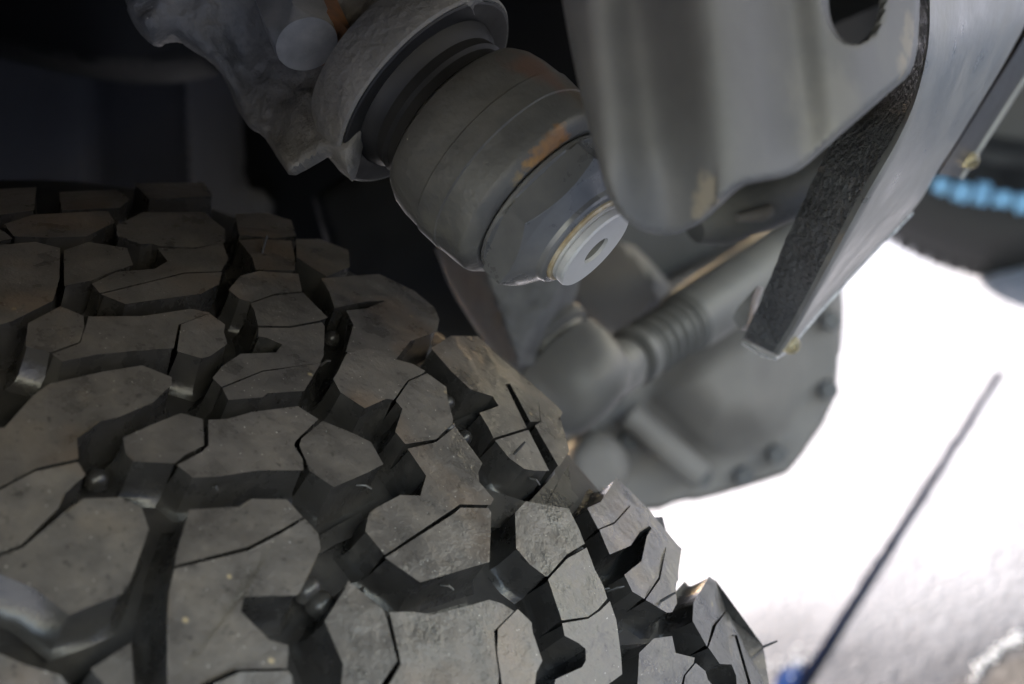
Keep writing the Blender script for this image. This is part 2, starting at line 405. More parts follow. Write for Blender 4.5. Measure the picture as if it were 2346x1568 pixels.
BLOCKS = {
 # inner shoulder row
 'S1a': 'C 265,240 430,138 650,140 860,310 1310,720 1362,768 1342,815 1415,1095 1355,1190 1328,1222 1133,888 1186,858 1168,670 1158,672 1170,848 1092,850 922,528 880,536 1058,902 785,985 745,905 670,782 830,725 780,640 590,580 430,430',
 'S1b': 'C 800,1012 1075,928 1245,1262 1130,1262 1040,1245 915,1155',
 'S2': 'F 735,95 850,40 978,-163 1250,110 1490,395 1522,430 1475,760 1480,885 1440,960 1395,965 1228,862 1347,687 1399,420 1384,416 1323,673 1208,848 1110,790 1045,655 1190,540 1230,335 1275,262 1250,238 1170,290 1090,405 920,475 880,390 837,278 967,224 1097,82 1084,70 953,208 822,262',
 'S3': 'F 1620,890 1760,665 1820,700 2210,1235 2225,1320 2260,1568 2262,1660 2118,1660 2108,1568 1982,1148 1962,1155 2078,1568 2092,1660 1990,1660 1980,1500 1940,1400 1840,1395 1747,1262 1806,1082 1907,950 1894,940 1784,1074 1730,1245 1615,1040',
 'S0': 'H 1020,660 1500,625 1790,760 1960,900 2000,1000 1980,1100 1760,1180 1640,1330 1530,1290 1380,1265 1230,1270 1290,1050 1230,930 1400,910 1600,830 1390,850 1130,900 1090,780',
 'Sm1': 'H 810,330 1000,330 1240,420 1250,560 1060,640 930,560 810,480',
 'Sm2': 'H 300,120 560,110 760,170 800,300 620,320 330,290',
 'L1': 'C 1172,1440 1385,1212 1402,1255 1255,1548 1195,1535',
 'L2': 'C 1295,1548 1480,1205 1500,1330 1560,1400 1480,1490 1390,1568',
 'L3': 'F 1250,110 1440,100 1455,230 1520,330 1590,470 1580,640 1520,720 1482,770 1470,700 1522,430 1490,395',
 'L4': 'E 655,250 1125,-5 1165,85 1085,135 900,210 700,330',
 'L5': 'C 690,1400 780,1300 1130,1420 1150,1525 1060,1520 980,1590 820,1570',
 'L6': 'E 1250,950 1400,905 1800,815 2060,745 2110,850 1990,895 1620,985 1450,960',
 'L7': 'C 440,800 560,720 760,640 830,725 670,782 500,870',
 'Xa': 'G -80,250 300,230 280,420 -80,470', 'Xb': 'G 500,270 980,250 1080,330 1000,400 520,420', 'Xc': 'G 1130,200 1700,190 1780,300 1250,330',
 # second row
 'Bm1': 'H 330,340 500,330 760,345 790,480 790,590 470,582 440,480',
 'B0a': 'H 245,755 340,640 500,598 820,622 850,765 620,785 425,855 330,825',
 'B0b': 'H 430,870 620,805 860,780 950,870 1065,985 1010,1005 750,1055 490,1050 460,930',
 'B1a': 'B 1120,430 1160,370 1215,250 1240,210 1390,180 1500,195 1640,265 1780,305 1880,360 1868,377 1738,437 1690,500 1622,600 1560,590 1380,670 1180,540',
 'B1b': 'B 1905,385 2060,495 2070,590 2115,760 2110,800 1975,930 1720,970 1640,870 1700,680 1645,612 1755,450',
 'B1c': 'B 2140,835 C 685,1200 652,1275 660,1360 705,1410 780,1500 E 2095,62 1840,57 1780,98 1212,478 1055,285 1085,140 1160,85 B 1680,1405 1850,1410 1900,1240 1745,1015 1980,962',
 'B1d': 'E 1225,510 1800,140 1850,94 2080,97 2100,130 2085,540 1510,710',
 'B2a': 'F 130,135 220,40 575,100 660,270 705,388 558,476 398,658 380,660 250,560 140,430',
 'B2b': 'F 407,692 564,522 725,432 790,600 860,740 895,848 818,936 738,998 520,1028 470,880',
 'B2c': 'F 525,1062 742,1024 842,956 920,884 970,1030 985,1130 1010,1320 1020,1480 900,1568 880,1660 440,1660 470,1530 690,1430 725,1370 720,1270 660,1220 545,1160',
 'B3a': 'F 1170,1310 1290,1190 1440,1170 1470,1310 1625,1350 1618,1388 1538,1488 1516,1568 1500,1660 1150,1660 1160,1500',
 'B3b': 'F 1642,1397 1720,1460 1740,1530 1800,1600 1800,1660 1530,1660 1555,1500',
 # third row
 'Cm2': 'G 40,540 280,460 900,430 960,520 720,640 400,650 120,640',
 'Cm1a': 'G 980,550 1200,440 1700,440 1880,580 1880,690 1620,735 1330,720 1280,700 1180,705 990,640',
 'Cm1b': 'G 840,1112 775,1040 980,940 1300,915 1410,850 1325,742 1640,748 1862,700 1905,830 1850,930 1540,942 1100,1050',
 'Cm1c': 'G 860,1128 1120,1062 1550,956 1850,945 1830,1040 1680,1120 1050,1205',
 'C0a': 'A 240,30 510,-110 695,-30 700,60 662,185 420,270 220,220',
 'C0b': 'A 745,-25 1200,-30 1600,-90 1740,-60 1490,40 1450,235 1100,260 800,290 520,345 440,285 678,195 722,60',
 'C0c': 'A 1522,40 1755,-50 1880,40 1870,100 1900,200 1760,300 1690,320 1488,262',
 'C1u': 'B 110,420 190,325 345,220 640,210 695,140 560,80 492,70 495,0 750,4 1020,-42 1040,-12 1030,238 1000,292 520,355 180,490',
 'C1l': 'B 192,508 530,370 998,304 980,340 870,525 560,545 520,580 240,600',
 'C2a': 'A 1035,990 1280,880 1520,785 1695,835 1705,1050 1540,1130 1462,1200 1120,1180 1060,1120',
 'C2b': 'B 75,775 240,765 430,710 820,660 985,765 800,940 783,985 855,1100 862,1190 680,1190 490,1190 170,1240 -60,1250 -185,1150 25,1038 78,985',
 'C2c': 'B 1030,785 1290,890 1430,960 1530,1140 1400,1210 1120,1330 922,1198 900,1130 837,985 855,930',
 'C3a': 'E -420,110 0,85 100,20 390,25 520,165 335,272 60,415 -535,562 -530,480',
 'C3b': 'E -545,604 72,452 342,312 545,190 650,310 670,430 590,610 500,790 470,820 30,830 0,960 240,1200 400,1250 390,1428 -50,1436 -330,1562 -420,1660 -600,1660 -600,1000 -590,800',
 'C3c': 'E 400,1464 0,1474 -215,1572 -260,1660 450,1660 430,1500',
 'C4a': 'E 910,710 1195,945 1225,1025 1312,1370 1175,1568 1120,1660 850,1660 870,1400 715,1040 880,780',
 'C4b': 'E 1260,970 1450,965 1620,992 1990,895 2090,865 2200,900 2285,955 2122,1120 2138,1300 2165,1500 2150,1660 1210,1660 1355,1400',
 'C4c': 'F 150,945 260,1050 270,1130 350,1370 300,1470 280,1660 15,1660 22,1568 -20,1300 -12,1110',
 # fourth row (nearest, left)
 'Dm2a': 'G 540,760 740,690 1060,740 1110,880 880,960 760,1010 545,1050',
 'Dm2b': 'G -80,720 300,690 500,740 490,1000 440,1180 100,1350 -80,1400',
 'Dm3': 'G -80,560 30,600 100,660 -80,690',
 'D0': 'A 280,640 420,540 850,440 1190,385 1430,480 1435,540 1280,690 1000,810 840,845 640,990 650,1160 300,1235 -80,1430 -80,900 40,910',
 'D1': 'A -80,1475 300,1275 650,1200 710,1300 540,1450 490,1568 D 470,105 180,395 -80,480',
 'D2': 'D 545,130 700,20 1000,10 1180,90 1240,270 1120,620 1090,700 1020,810 780,900 580,980 300,760 0,640 -80,620 -80,530 200,425',
 'D3': 'D -80,1290 200,1410 500,1500 640,1680 -80,1680',
 'D3b': 'D 770,1440 1090,1240 1120,1660 960,1660',
}
tyre = thing('tyre', W(C1 - N1 * 0.11 + DN * 0.0), 'big black mud tyre with chunky tread blocks filling the lower left', 'tyre')
H_BLK = 0.0152
def axis_split(p):
    q = p - C1; u = q @ N1; rv = q - N1 * u; r = np.linalg.norm(rv); return u, rv / r, r
rep = []
for key, spec in BLOCKS.items():
    poly = tr(spec)
    top = [on_tyre(x, y) for x, y in poly]
    if key[0] == 'L':
        low = {'L3': .0095, 'L4': .0105, 'L5': .009, 'L6': .0115, 'L7': .010}.get(key, .0065); top = [p - axis_split(p)[1] * low + (N1 * .004 if key == 'L3' else 0) for p in top]
    cen = sum(top) / len(top); u, rad, r = axis_split(cen)
    ax = N1; ci = np.cross(rad, ax)                    # local tangent axes
    two = [((p - cen) @ ax, (p - cen) @ ci) for p in top]
    area = sum(two[i][0] * two[(i + 1) % len(two)][1] - two[(i + 1) % len(two)][0] * two[i][1] for i in range(len(two))) / 2
    rep.append((key, round(u, 3), round(area * 1e6)))
    n = len(top); sg = 1 if area > 0 else -1
    offs = []
    for i in range(n):
        a = np.array(two[i - 1]); b = np.array(two[i]); c = np.array(two[(i + 1) % n])
        e1 = b - a; e2 = c - b; e1 /= np.linalg.norm(e1) + 1e-9; e2 /= np.linalg.norm(e2) + 1e-9
        n1 = np.array([e1[1], -e1[0]]) * sg; n2 = np.array([e2[1], -e2[0]]) * sg
        m = n1 + n2; L = np.linalg.norm(m); m = m / L if L > 0.3 else n1
        k = min(1.4, 1 / max(0.5, float(m @ n1)))
        offs.append(ax * m[0] * k + ci * m[1] * k)
    rings = []
    for dp, off in ((0, -0.00035), (0.0105, 0.0006), (0.0130, 0.0015), (0.0144, 0.0025), (H_BLK + .0004, 0.0042)):
        rg = []
        for p, of in zip(top, offs):
            _, rd, _ = axis_split(p); rg.append(p - rd * dp + of * off)
        rings.append(rg)
    bm = bmesh.new(); vr = [[bm.verts.new(W(p)) for p in rg] for rg in rings]
    tf = bm.faces.new(vr[0])
    for a, b in zip(vr[:-1], vr[1:]):
        for i in range(n): bm.faces.new((a[i], a[(i + 1) % n], b[(i + 1) % n], b[i]))
    bm.normal_update()
    if tf.normal.dot(WD(rad)) < 0: bmesh.ops.reverse_faces(bm, faces=bm.faces)
    try:
        bmesh.ops.bevel(bm, geom=list(tf.edges), offset=(0.0022 if key[0] == 'L' else 0.00055), segments=(4 if key[0] == 'L' else 2), affect='EDGES', profile=0.5, clamp_overlap=True)
    except Exception as ex: print('bevel', key, ex)
    me = bpy.data.meshes.new('tread_block'); bm.to_mesh(me); bm.free()
    me.polygons.foreach_set('use_smooth', [True] * len(me.polygons)); me.set_sharp_from_angle(angle=R_(32))
    me.materials.append(M['rubber']); me.materials.append(M['groove']); me.materials.append(M['edge'])
    b = obj('tread_block', me, None, tyre)
    radw = WD(rad)
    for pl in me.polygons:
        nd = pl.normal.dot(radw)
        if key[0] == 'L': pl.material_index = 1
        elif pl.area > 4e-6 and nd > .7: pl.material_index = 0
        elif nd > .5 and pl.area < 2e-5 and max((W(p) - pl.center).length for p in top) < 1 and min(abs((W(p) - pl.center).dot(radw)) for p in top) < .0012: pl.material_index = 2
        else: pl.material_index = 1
print(rep)
# carcass: groove floor, shoulders, both sidewalls, bead
prof = []
for i in range(31):
    u = 0.008 - 0.246 * i / 30; prof.append((u, prof_R(u) - H_BLK))
inn = [(-0.03, .235), (-0.012, .25), (0.012, .30), (0.018, .335), (0.015, .365), (0.011, .38)]
out = [(-0.243, .38), (-0.247, .365), (-0.25, .335), (-0.244, .30), (-0.22, .25), (-0.20, .235)]
V, F = lathe(W(C1), WD(N1), inn + prof + out, 160, cap=False)
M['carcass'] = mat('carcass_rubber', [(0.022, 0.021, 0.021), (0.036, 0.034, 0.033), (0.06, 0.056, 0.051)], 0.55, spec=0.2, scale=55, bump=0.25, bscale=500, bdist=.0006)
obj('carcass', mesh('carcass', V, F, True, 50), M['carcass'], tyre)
V, F = lathe(W(C1), WD(N1), [(-0.2, .236), (-0.19, .215), (-0.12, .2), (-0.04, .215), (-0.03, .236), (-0.05, .225), (-.1, .215), (-.18, .225)], 96, cap=False)
M['rim'] = mat('rim_black', [(0.02, 0.02, 0.021), (0.035, 0.035, 0.036)], 0.35, scale=20, bump=0.05)
obj('rim', mesh('rim', V, F), M['rim'], tyre)
# stone-ejector bumps on the groove floor and moulding hairs
def on_floor(x, y):
    p = on_tyre(x, y); u, rd, r = axis_split(p); return p, rd
for t, x, y, rr, h in (('C', 480, 548, .0032, .010), ('C', 632, 852, .0032, .0095), ('E', 690, 620, .0042, .011), ('E', 805, 745, .0042, .011), ('F', 1770, 1388, .0030, .010),
                 ('F', 850, 438, .0026, .0095), ('B', 2140, 755, .0028, .006), ('H', 1035, 830, .0030, .010), ('H', 1170, 985, .0030, .010), ('A', 880, 1140, .0036, .0105)):
    p, rd = on_floor(*tv(t, x, y)); base = W(p - rd * (h + .001)); k = WD(rd)
    pr = [(0, rr * 1.05)] + [(rr * .5 + rr * math.sin(a), rr * math.cos(a)) for a in np.linspace(0, 1.45, 8)]
    V, F = lathe(base, k, pr, 20); obj('ejector_bump', mesh('ejector_bump', V, F), M['groove'], tyre)
for t, x, y, x2, y2, dp in (('F', 2205, 1256, 2290, 1220, 0), ('B', 1362, 1240, 1440, 1350, .004), ('B', 140, 1270, 146, 1360, .003), ('E', 1742, 670, 1790, 780, .004),
                        ('F', 985, 1135, 1025, 1110, .002), ('F', 870, 745, 915, 765, .004), ('F', 970, 738, 1040, 750, .004), ('C', 1135, 1275, 1170, 1385, .003), ('C', 955, 1125, 1025, 1050, 0),
                        ('F', 1350, 870, 1440, 820, 0), ('B', 1040, 245, 1095, 275, .003), ('H', 520, 440, 555, 335, 0), ('F', 650, 440, 668, 455, 0), ('B', 685, 560, 690, 610, .003)):
    p, rd = on_floor(*tv(t, x, y)); vx, vy = tv(t, x2, y2)
    a = p - rd * dp; q = S(vx, vy, a[1]) ; b = q + (rd * .002 if dp == 0 else rd * 0)
    V, F = tube([W(a - rd * .0008), W((a + b) / 2 + rd * .0006), W(b)], [.00055, .0005, .00035], 8)
    obj('moulding_hair', mesh('moulding_hair', V, F), M['groove'], tyre)

# ================================================================== BALL JOINT
AXS = np.array([0.692, -0.262, -0.672]); AXS /= np.linalg.norm(AXS)       # points to the nut end
BE = S(1366, 575, 0.484)                                                 # centre of the bolt end
bj_stains = []
def on_cyl(x, y, r):
    ray = S(x, y, 1.0); A = ray - AXS * (ray @ AXS); Bv = -BE + AXS * (BE @ AXS)
    qa, qb, qc = A @ A, 2 * A @ Bv, Bv @ Bv - r * r; di = qb * qb - 4 * qa * qc
    return W(ray * ((-qb - math.sqrt(max(0, di))) / (2 * qa)))
for x, y, r, c, st in ((1292, 312, .0030, (0.20, 0.085, 0.02), .9), (1275, 328, .0032, (0.17, 0.08, 0.025), .85), (1257, 350, .0034, (0.22, 0.105, 0.03), .85), (1240, 370, .0032, (0.25, 0.125, 0.035), .85), (1222, 394, .0032, (0.30, 0.16, 0.04), .9), (1204, 418, .0030, (0.26, 0.17, 0.06), .8),
                     (1225, 165, .012, (0.085, 0.045, 0.033), .75), (1330, 235, .010, (0.075, 0.050, 0.032), .6), (1115, 600, .007, (0.17, 0.16, 0.135), .55), (1080, 560, .012, (0.10, 0.097, 0.085), .5), (1010, 510, .008, (0.11, 0.105, 0.09), .5), (1180, 440, .008, (0.09, 0.088, 0.08), .5)):
    bj_stains.append((on_cyl(x, y, .0345), r * (1.7 if r < .0035 else 1), c, st))
M['housing'] = mat('joint_housing_iron', wave=(90, .0010), patches=[(60, (0.075, 0.072, 0.066), .55, .78)], cols=[(0.0468, 0.0461, 0.0461), (0.0624, 0.0618, 0.0605), (0.0910, 0.0871, 0.0806)], rough=0.5, scale=45, bump=0.3, bscale=500, bdist=0.0006, stains_shade=bj_stains,
    specks=[(260, (0.4, 0.37, 0.32), 0.12, 0.04)])
M['nut'] = mat('nut_zinc', [(0.0750, 0.0750, 0.0762), (0.1000, 0.1000, 0.1000), (0.1313, 0.1275, 0.1225)], 0.32, spec=0.6, metal=0.0, scale=50, bump=0.12, bscale=600, bdist=0.0003)
M['bolt'] = mat('bolt_end_grey', [(0.3375, 0.3375, 0.3416), (0.4320, 0.4320, 0.4320)], 0.42, metal=0.1, scale=60, bump=0.08, bscale=800, bdist=0.0002)
M['brass'] = mat('rusty_ring', [(0.16, 0.10, 0.045), (0.34, 0.26, 0.15), (0.5, 0.46, 0.38)], 0.4, metal=0.2, scale=90, bump=0.1)
bj = thing('ball_joint', W(BE - AXS * 0.06), 'grey steering ball joint with large hex nut and pale bolt end', 'ball joint')
def BA(t): return W(BE - AXS * t)
NAX = WD(-AXS)                                                            # axis for increasing t
def ring(name, prof, m, parent=bj, seg=96, rf=None, cap=True, sharp=30):
    V, F = lathe(W(BE), NAX, prof, seg, rf, up=WD((0.6, 0, 0.7)), cap=cap)
    return obj(name, mesh(name, V, F, True, sharp), m, parent)
def housing_r(t, th, r):
    return r * (1 + 0.004 * math.sin(3 * th + 1.0)) + 0.0006 * noise.noise(Vector((t * 60, math.cos(th) * 2, math.sin(th) * 2)))
ring('housing', [(.0300, .023), (.0272, .0275), (.0264, .0300), (.0264, .0312), (.0278, .0336), (.0298, .0354), (.0312, .0358), (.0360, .0361), (.0412, .0363), (.0416, .0368), (.0500, .0369), (.0505, .0364), (.0590, .0362), (.0640, .0354), (.0678, .0335), (.0700, .0300), (.0706, .026)], M['housing'], rf=housing_r)
ring('gap_seal', [(.0255, .022), (.0255, .0282), (.029, .0282), (.029, .022)], M['blackrubber'])
nut_r = hexr(0.0316)
def nrf(t, th, r): return r if t > .0239 else min(nut_r(th + 1.42), r)
ntop = [(.0262, .022), (.0262, .0292), (.0256, .0298), (.0243, .0298), (.0238, .0300), (.0232, .0324), (.0165, .0324)] + [(.0156 - .0026 * k / 40, .0320 - .0052 * (k / 40)) for k in range(41)] + [(.0128 - .0042 * k / 10, .0266 - .0060 * (k / 10)) for k in range(1, 11)]
ring('nut', ntop + [(.0080, .0204), (.0070, .0201), (.0062, .0195), (.0058, .0184), (.0062, .014)], M['nut'], rf=nrf, seg=288, sharp=20)
ring('lock_ring', [(.0075, .014), (.0075, .0176), (.0052, .0178), (.0046, .0173), (.0046, .014)], M['brass'])
ring('bolt', [(.0090, .0100), (.0090, .0160), (.0038, .0163), (.0034, .0156), (.0030, .0163), (.0008, .0163), (.0, .0157), (.0, .0056), (.0070, .0052), (.0070, .0008)], M['bolt'])
bolt_o = [c for c in bj.children if c.name.startswith('bolt')][0]
ring('bolt_socket', [(.0012, .00545), (.0066, .0051), (.0066, .0006)], M['cast'], parent=bolt_o, cap=False)
rb = ring('rubber_boot', [(.0700, .0262), (.0712, .0282), (.0750, .0276), (.0762, .0290), (.0800, .0284), (.0822, .0306), (.0860, .0318), (.0920, .030), (.110, .028)], M['blackrubber'])

# ================================================================== STEERING KNUCKLE (casting, upper left)
kst = []
for x, y, d, r, c, st in ((745, 118, .53, .010, (0.22, 0.075, 0.02), .7), (1020, 20, .53, .02, (0.12, 0.06, 0.035), .45), (900, 80, .53, .018, (0.10, 0.085, 0.06), .5), (655, 390, .56, .005, (0.32, 0.30, 0.25), .7)):
    kst.append((P(x, y, d), r, c, st))
M['knuckle'] = mat('knuckle_cast_iron', wave=(110, .0016), patches=[(45, (0.13, 0.122, 0.108), .58, .85)], cols=[(0.082, 0.080, 0.077), (0.108, 0.105, 0.100), (0.145, 0.139, 0.128)], rough=0.6, scale=34, bump=0.6, bscale=420, bdist=0.0016, stains_shade=kst,
    specks=[(240, (0.42, 0.4, 0.36), 0.12, 0.05)])
M['axle_dark'] = mat('dark_casting', [(0.009, 0.009, 0.0095), (0.016, 0.016, 0.0165)], 0.6, scale=30, bump=0.2, spec=0.25)
kn = thing('steering_knuckle', P(760, 200, .56), 'rough grey cast steering knuckle behind the ball joint', 'steering knuckle')
ko = [(262, -60), (278, 20), (298, 58), (330, 90), (352, 96), (364, 84), (398, 82), (415, 96), (468, 128), (503, 168), (520, 200), (545, 262), (562, 287), (590, 300), (612, 330), (638, 370), (655, 400), (705, 374),
      (752, 345), (772, 380), (795, 405), (800, 408), (814, 380), (822, 330), (836, 275), (862, 212), (905, 150), (965, 95), (1040, 40), (1100, 10), (1120, -60)]
def kdepth(x, y):
    s = (x - 700) * .707 + (y - 150) * .707; q = (x - 700) * .707 - (y - 150) * .707
    d = .528 - 0.00002 * q
    d -= .044 * (1 / (1 + math.exp(-(s - 66) / 36)))              # swells into the socket boss
    d += .012 * math.exp(-(((x - 560) / 60) ** 2 + ((y - 110) / 110) ** 2))
    d -= .009 * math.exp(-(((x - 690) / 120) ** 2 + ((y - 20) / 100) ** 2))
    d += .010 * math.exp(-(((x - 650) / 60) ** 2 + ((y - 330) / 60) ** 2))
    d -= .008 * math.exp(-(((x - 350) / 50) ** 2 + ((y - 40) / 60) ** 2))
    d += .0022 * noise.noise(Vector((x / 60, y / 60, 2))) + .0010 * noise.noise(Vector((x / 22, y / 22, 5)))
    return d
obj('casting', cast_body('casting', ko, kdepth, (-.012, .05, .012), 26, .011, 9, sm=1, rough=.0016, rscale=30), M['knuckle'], kn)
ring('socket_boss', [(.106, .010), (.106, .0360), (.098, .0400), (.0885, .0415), (.0862, .0412), (.0852, .0404), (.0856, .0394), (.0875, .0382), (.094, .0365), (.097, .020)], M['knuckle'], parent=kn, rf=lambda t, th, r: r * (1 + .02 * noise.noise(Vector((t * 40, math.cos(th) * 2.2, math.sin(th) * 2.2)))))
ring('grease_seal', [(.0852, .0396), (.0846, .0390), (.0844, .0375), (.0852, .0318), (.0880, .0302), (.093, .030)], M['blackrubber'], parent=kn, cap=False)
kb2 = [(690, 380), (1120, 380), (1120, 640), (1190, 830), (1060, 830), (900, 760), (760, 640)]
obj('lower_casting', cast_body('lower_casting', kb2, lambda x, y: .92 - .0001 * (x - 900), (0, .05, 0), 40, .02, 16, sm=1), M['axle_dark'], kn)
# big plated bolt with a rusty washer
bax = np.array([0.34, -0.62, -0.70]); bax /= np.linalg.norm(bax)
M['plated'] = mat('plated_bolt', [(0.12, 0.12, 0.122), (0.19, 0.19, 0.19), (0.27, 0.262, 0.25)], 0.4, metal=0.2, scale=60, bump=0.15, bscale=300)
M['rust'] = mat('rust', [(0.045, 0.024, 0.014), (0.10, 0.042, 0.017), (0.17, 0.075, 0.03)], 0.8, scale=120, bump=0.5, bscale=500)
b0 = S(668, 22, .512)
V, F = hexprism(W(b0 - bax * .004), WD(bax), .0128, .026, .16, up=WD((1, 0, .2))); kb = obj('bolt', mesh('bolt', V, F, True, 40), M['plated'], kn)
V, F = lathe(W(b0 + np.array([.0060, .0030, -.0008]) - bax * .006), WD(bax), [(0, .0105), (.004, .0112), (.0225, .0112), (.0245, .0098), (.0246, .004)], 48); obj('rusty_washer', mesh('rusty_washer', V, F), M['rust'], kb)

# ================================================================== FRAME BRACKET (near, out of focus)
fst = []
TAN = (0.24, 0.205, 0.155)
bd_ = interp([(1230, .415), (1290, .394), (1350, .380), (1470, .384), (1600, .362), (1700, .368), (1800, .386), (1880, .386), (1960, .394), (2110, .430)])
def bdepth(x, y): return bd_(x - .12 * y) + (max(0, y - 330) / 200) ** 2 * .012 * (1 if x < 1640 else .2)
for x, y, r, c, st in ((1622, 440, .0058, TAN, .8), (1606, 470, .0048, TAN, .85), (1598, 495, .004, TAN, .8), (2080, 110, .006, TAN, .6), (2085, 60, .006, TAN, .5), (2068, 150, .005, TAN, .6), (1900, 240, .014, (0.15, 0.142, 0.128), .5), (1880, 330, .008, (0.17, 0.16, 0.14), .5)):
    fst.append((P(x, y, bdepth(x, y)), r, c, st))
M['bracket'] = mat('bracket_steel', [(0.0756, 0.0756, 0.0769), (0.0976, 0.0976, 0.0976), (0.1281, 0.1244, 0.1196)], 0.56, scale=30, bump=0.05, bscale=200, stains_shade=fst, rvar=.06)
fb = thing('frame_bracket', P(1600, 480, .40), 'blurred grey pressed steel bracket with an oval hole, hanging in the foreground', 'bracket')
fo = [(1278, -70), (1300, 60), (1318, 150), (1340, 250), (1365, 340), (1390, 430), (1412, 478), (1440, 507), (1475, 529), (1520, 538), (1565, 531), (1602, 508), (1640, 470), (1670, 441), (1700, 422), (1740, 413),
      (1790, 405), (1818, 396), (1845, 376), (1900, 325), (1970, 265), (2040, 205), (2082, 170), (2097, 130), (2104, 80), (2110, -70)]
hole = [(1957 + 66 * math.cos(a), -8 + 104 * math.sin(a)) for a in np.linspace(0, 2 * math.pi, 40, endpoint=False)]
obj('pressed_plate', cast_body('pressed_plate', fo, bdepth, (.004, .010, .002), 14, .004, 9, holes=[hole], sm=1), M['bracket'], fb)

# ================================================================== FRAME ARM (right)
M['arm_light'] = mat('arm_paint', [(0.1320, 0.1290, 0.1275), (0.1680, 0.1650, 0.1605), (0.2250, 0.2175, 0.2070)], 0.36, scale=40, bump=0.25, bscale=260, bdist=.0006, specks=[(190, (0.55, 0.54, 0.5), 0.11, 0.06)])
M['arm_rough'] = mat('arm_flame_cut_edge', [(0.0374, 0.0374, 0.0391), (0.0595, 0.0595, 0.0612), (0.0850, 0.0850, 0.0850)], 0.38, scale=60, bump=0.9, bscale=900, bdist=.0014, rvar=.1, wave=(120, .002), pebble=420)
fa = thing('suspension_bracket', P(1780, 800, .62), 'long grey tapering frame bracket with a rough black edge, right of centre', 'bracket')
Lc = resample([(2100, -60, .515), (2075, 120, .52), (1990, 236, .53), (1905, 330, .537), (1850, 440, .548), (1800, 550, .565), (1742, 690, .60), (1700, 780, .625)], 60)
Cc = resample([(2128, -60, .472), (2128, 90, .475), (2100, 230, .484), (2055, 335, .495), (1992, 445, .508), (1885, 640, .55), (1815, 765, .597), (1783, 815, .612)], 60)
Rc = resample([(2420, -100, .63), (2350, 65, .628), (2205, 310, .625), (2150, 395, .63), (2105, 470, .634), (2008, 572, .636), (1900, 690, .634), (1800, 806, .622)], 60)
def sv(p): return S(*p)
rowsE, rowsL = [], []
for i in range(60):
    l, c, r = sv(Lc[i]), sv(Cc[i]), sv(Rc[i])
    nz_ = .0012 * noise.noise(Vector((i * .5, 0, 3)))
    l = l + np.array([nz_, 0, nz_])
    def mix(a, b, s): return a + (b - a) * s
    rowsE.append([W(q) for q in (l, mix(l, c, .3), mix(l, c, .62), mix(l, c, .9) + np.array([0, .0004, 0]), mix(c, l, .5) + np.array([.006, .012, 0]), mix(l, c, .1) + np.array([.006, .012, 0]))])
    e0 = mix(l, c, .895)
    rowsL.append([W(q) for q in (e0 + np.array([0, -.0006, 0]), mix(e0, c, .55) + np.array([0, -.0012, 0]), mix(c, r, .02), mix(c, r, .06) + np.array([.0, -.0006, -.0004]), mix(c, r, .2), mix(c, r, .5), mix(c, r, .8), mix(c, r, .965), mix(c, r, .99) + np.array([-.001, .003, 0]), r + np.array([-.006, .012, .004]), mix(l, r, .5) + np.array([0, .03, 0]), l + np.array([.004, .006, 0]))])
obj('rough_edge', mesh('rough_edge', *loft(rowsE), True, 45), M['arm_rough'], fa)
obj('lower_face', mesh('lower_face', *loft(rowsL), True, 45), M['arm_light'], fa)
M['glint'] = mat('glint_metal', [(0.45, 0.45, 0.45), (0.7, 0.7, 0.69)], 0.3, metal=0.6, scale=200, bump=0.5, bscale=500)
epts = [P(*Rc[i]) for i in range(36, 60)] + [P(1776, 822, .615), P(1745, 815, .618), P(1702, 785, .624)]
V, F = tube(epts, [.0008 + .0006 * noise.noise(Vector((i * .9, 1, 0))) for i in range(len(epts))], 8); obj('edge_glint', mesh('edge_glint', V, F), M['glint'], fa)  # bright tube painting the sky glint along the arm edge and tip
# small bent tab beside the tip
V, F = loft([[P(x, y, d) for x, y, d in q] for q in (((1735, 655, .615), (1750, 660, .64), (1738, 690, .64), (1722, 690, .615)), ((1690, 705, .622), (1712, 705, .645), (1735, 745, .645), (1712, 742, .622)), ((1678, 730, .626), (1700, 735, .648), (1718, 760, .648), (1695, 756, .626)))])
obj('bent_tab', mesh('bent_tab', V, F, True, 40), M['arm_light'], fa)
# folded black flange with a bright lip along the lower side
rowsB, pl = [], []
for i, (a, b) in enumerate(zip(resample([(2430, -60, .66), (2352, 78, .655), (2210, 305, .65), (2150, 400, .655)], 24), resample([(2480, -5, .70), (2380, 128, .70), (2265, 305, .70), (2200, 408, .70)], 24))):
    rowsB.append([P(*a), P(*b), W(sv(b) + np.array([-.004, .02, .004])), W(sv(a) + np.array([-.004, .03, .004]))]); pl.append(P(*b))
M['flange'] = mat('flange_black', [(0.018, 0.018, 0.019), (0.03, 0.03, 0.031)], 0.45, scale=30, bump=0.2)
fl = obj('flange', mesh('flange', *loft(rowsB), False), M['flange'], fa)
V, F = tube(pl, .0018, 10); obj('flange_lip', mesh('flange_lip', V, F), M['arm_light'], fl)
M['water'] = bpy.data.materials.new('muddy_water'); M['water'].use_nodes = True
_b = M['water'].node_tree.nodes['Principled BSDF']; _b.inputs['Base Color'].default_value = (0.82, 0.70, 0.45, 1); _b.inputs['Roughness'].default_value = .03
_b.inputs['Transmission Weight'].default_value = .9; _b.inputs['IOR'].default_value = 1.33
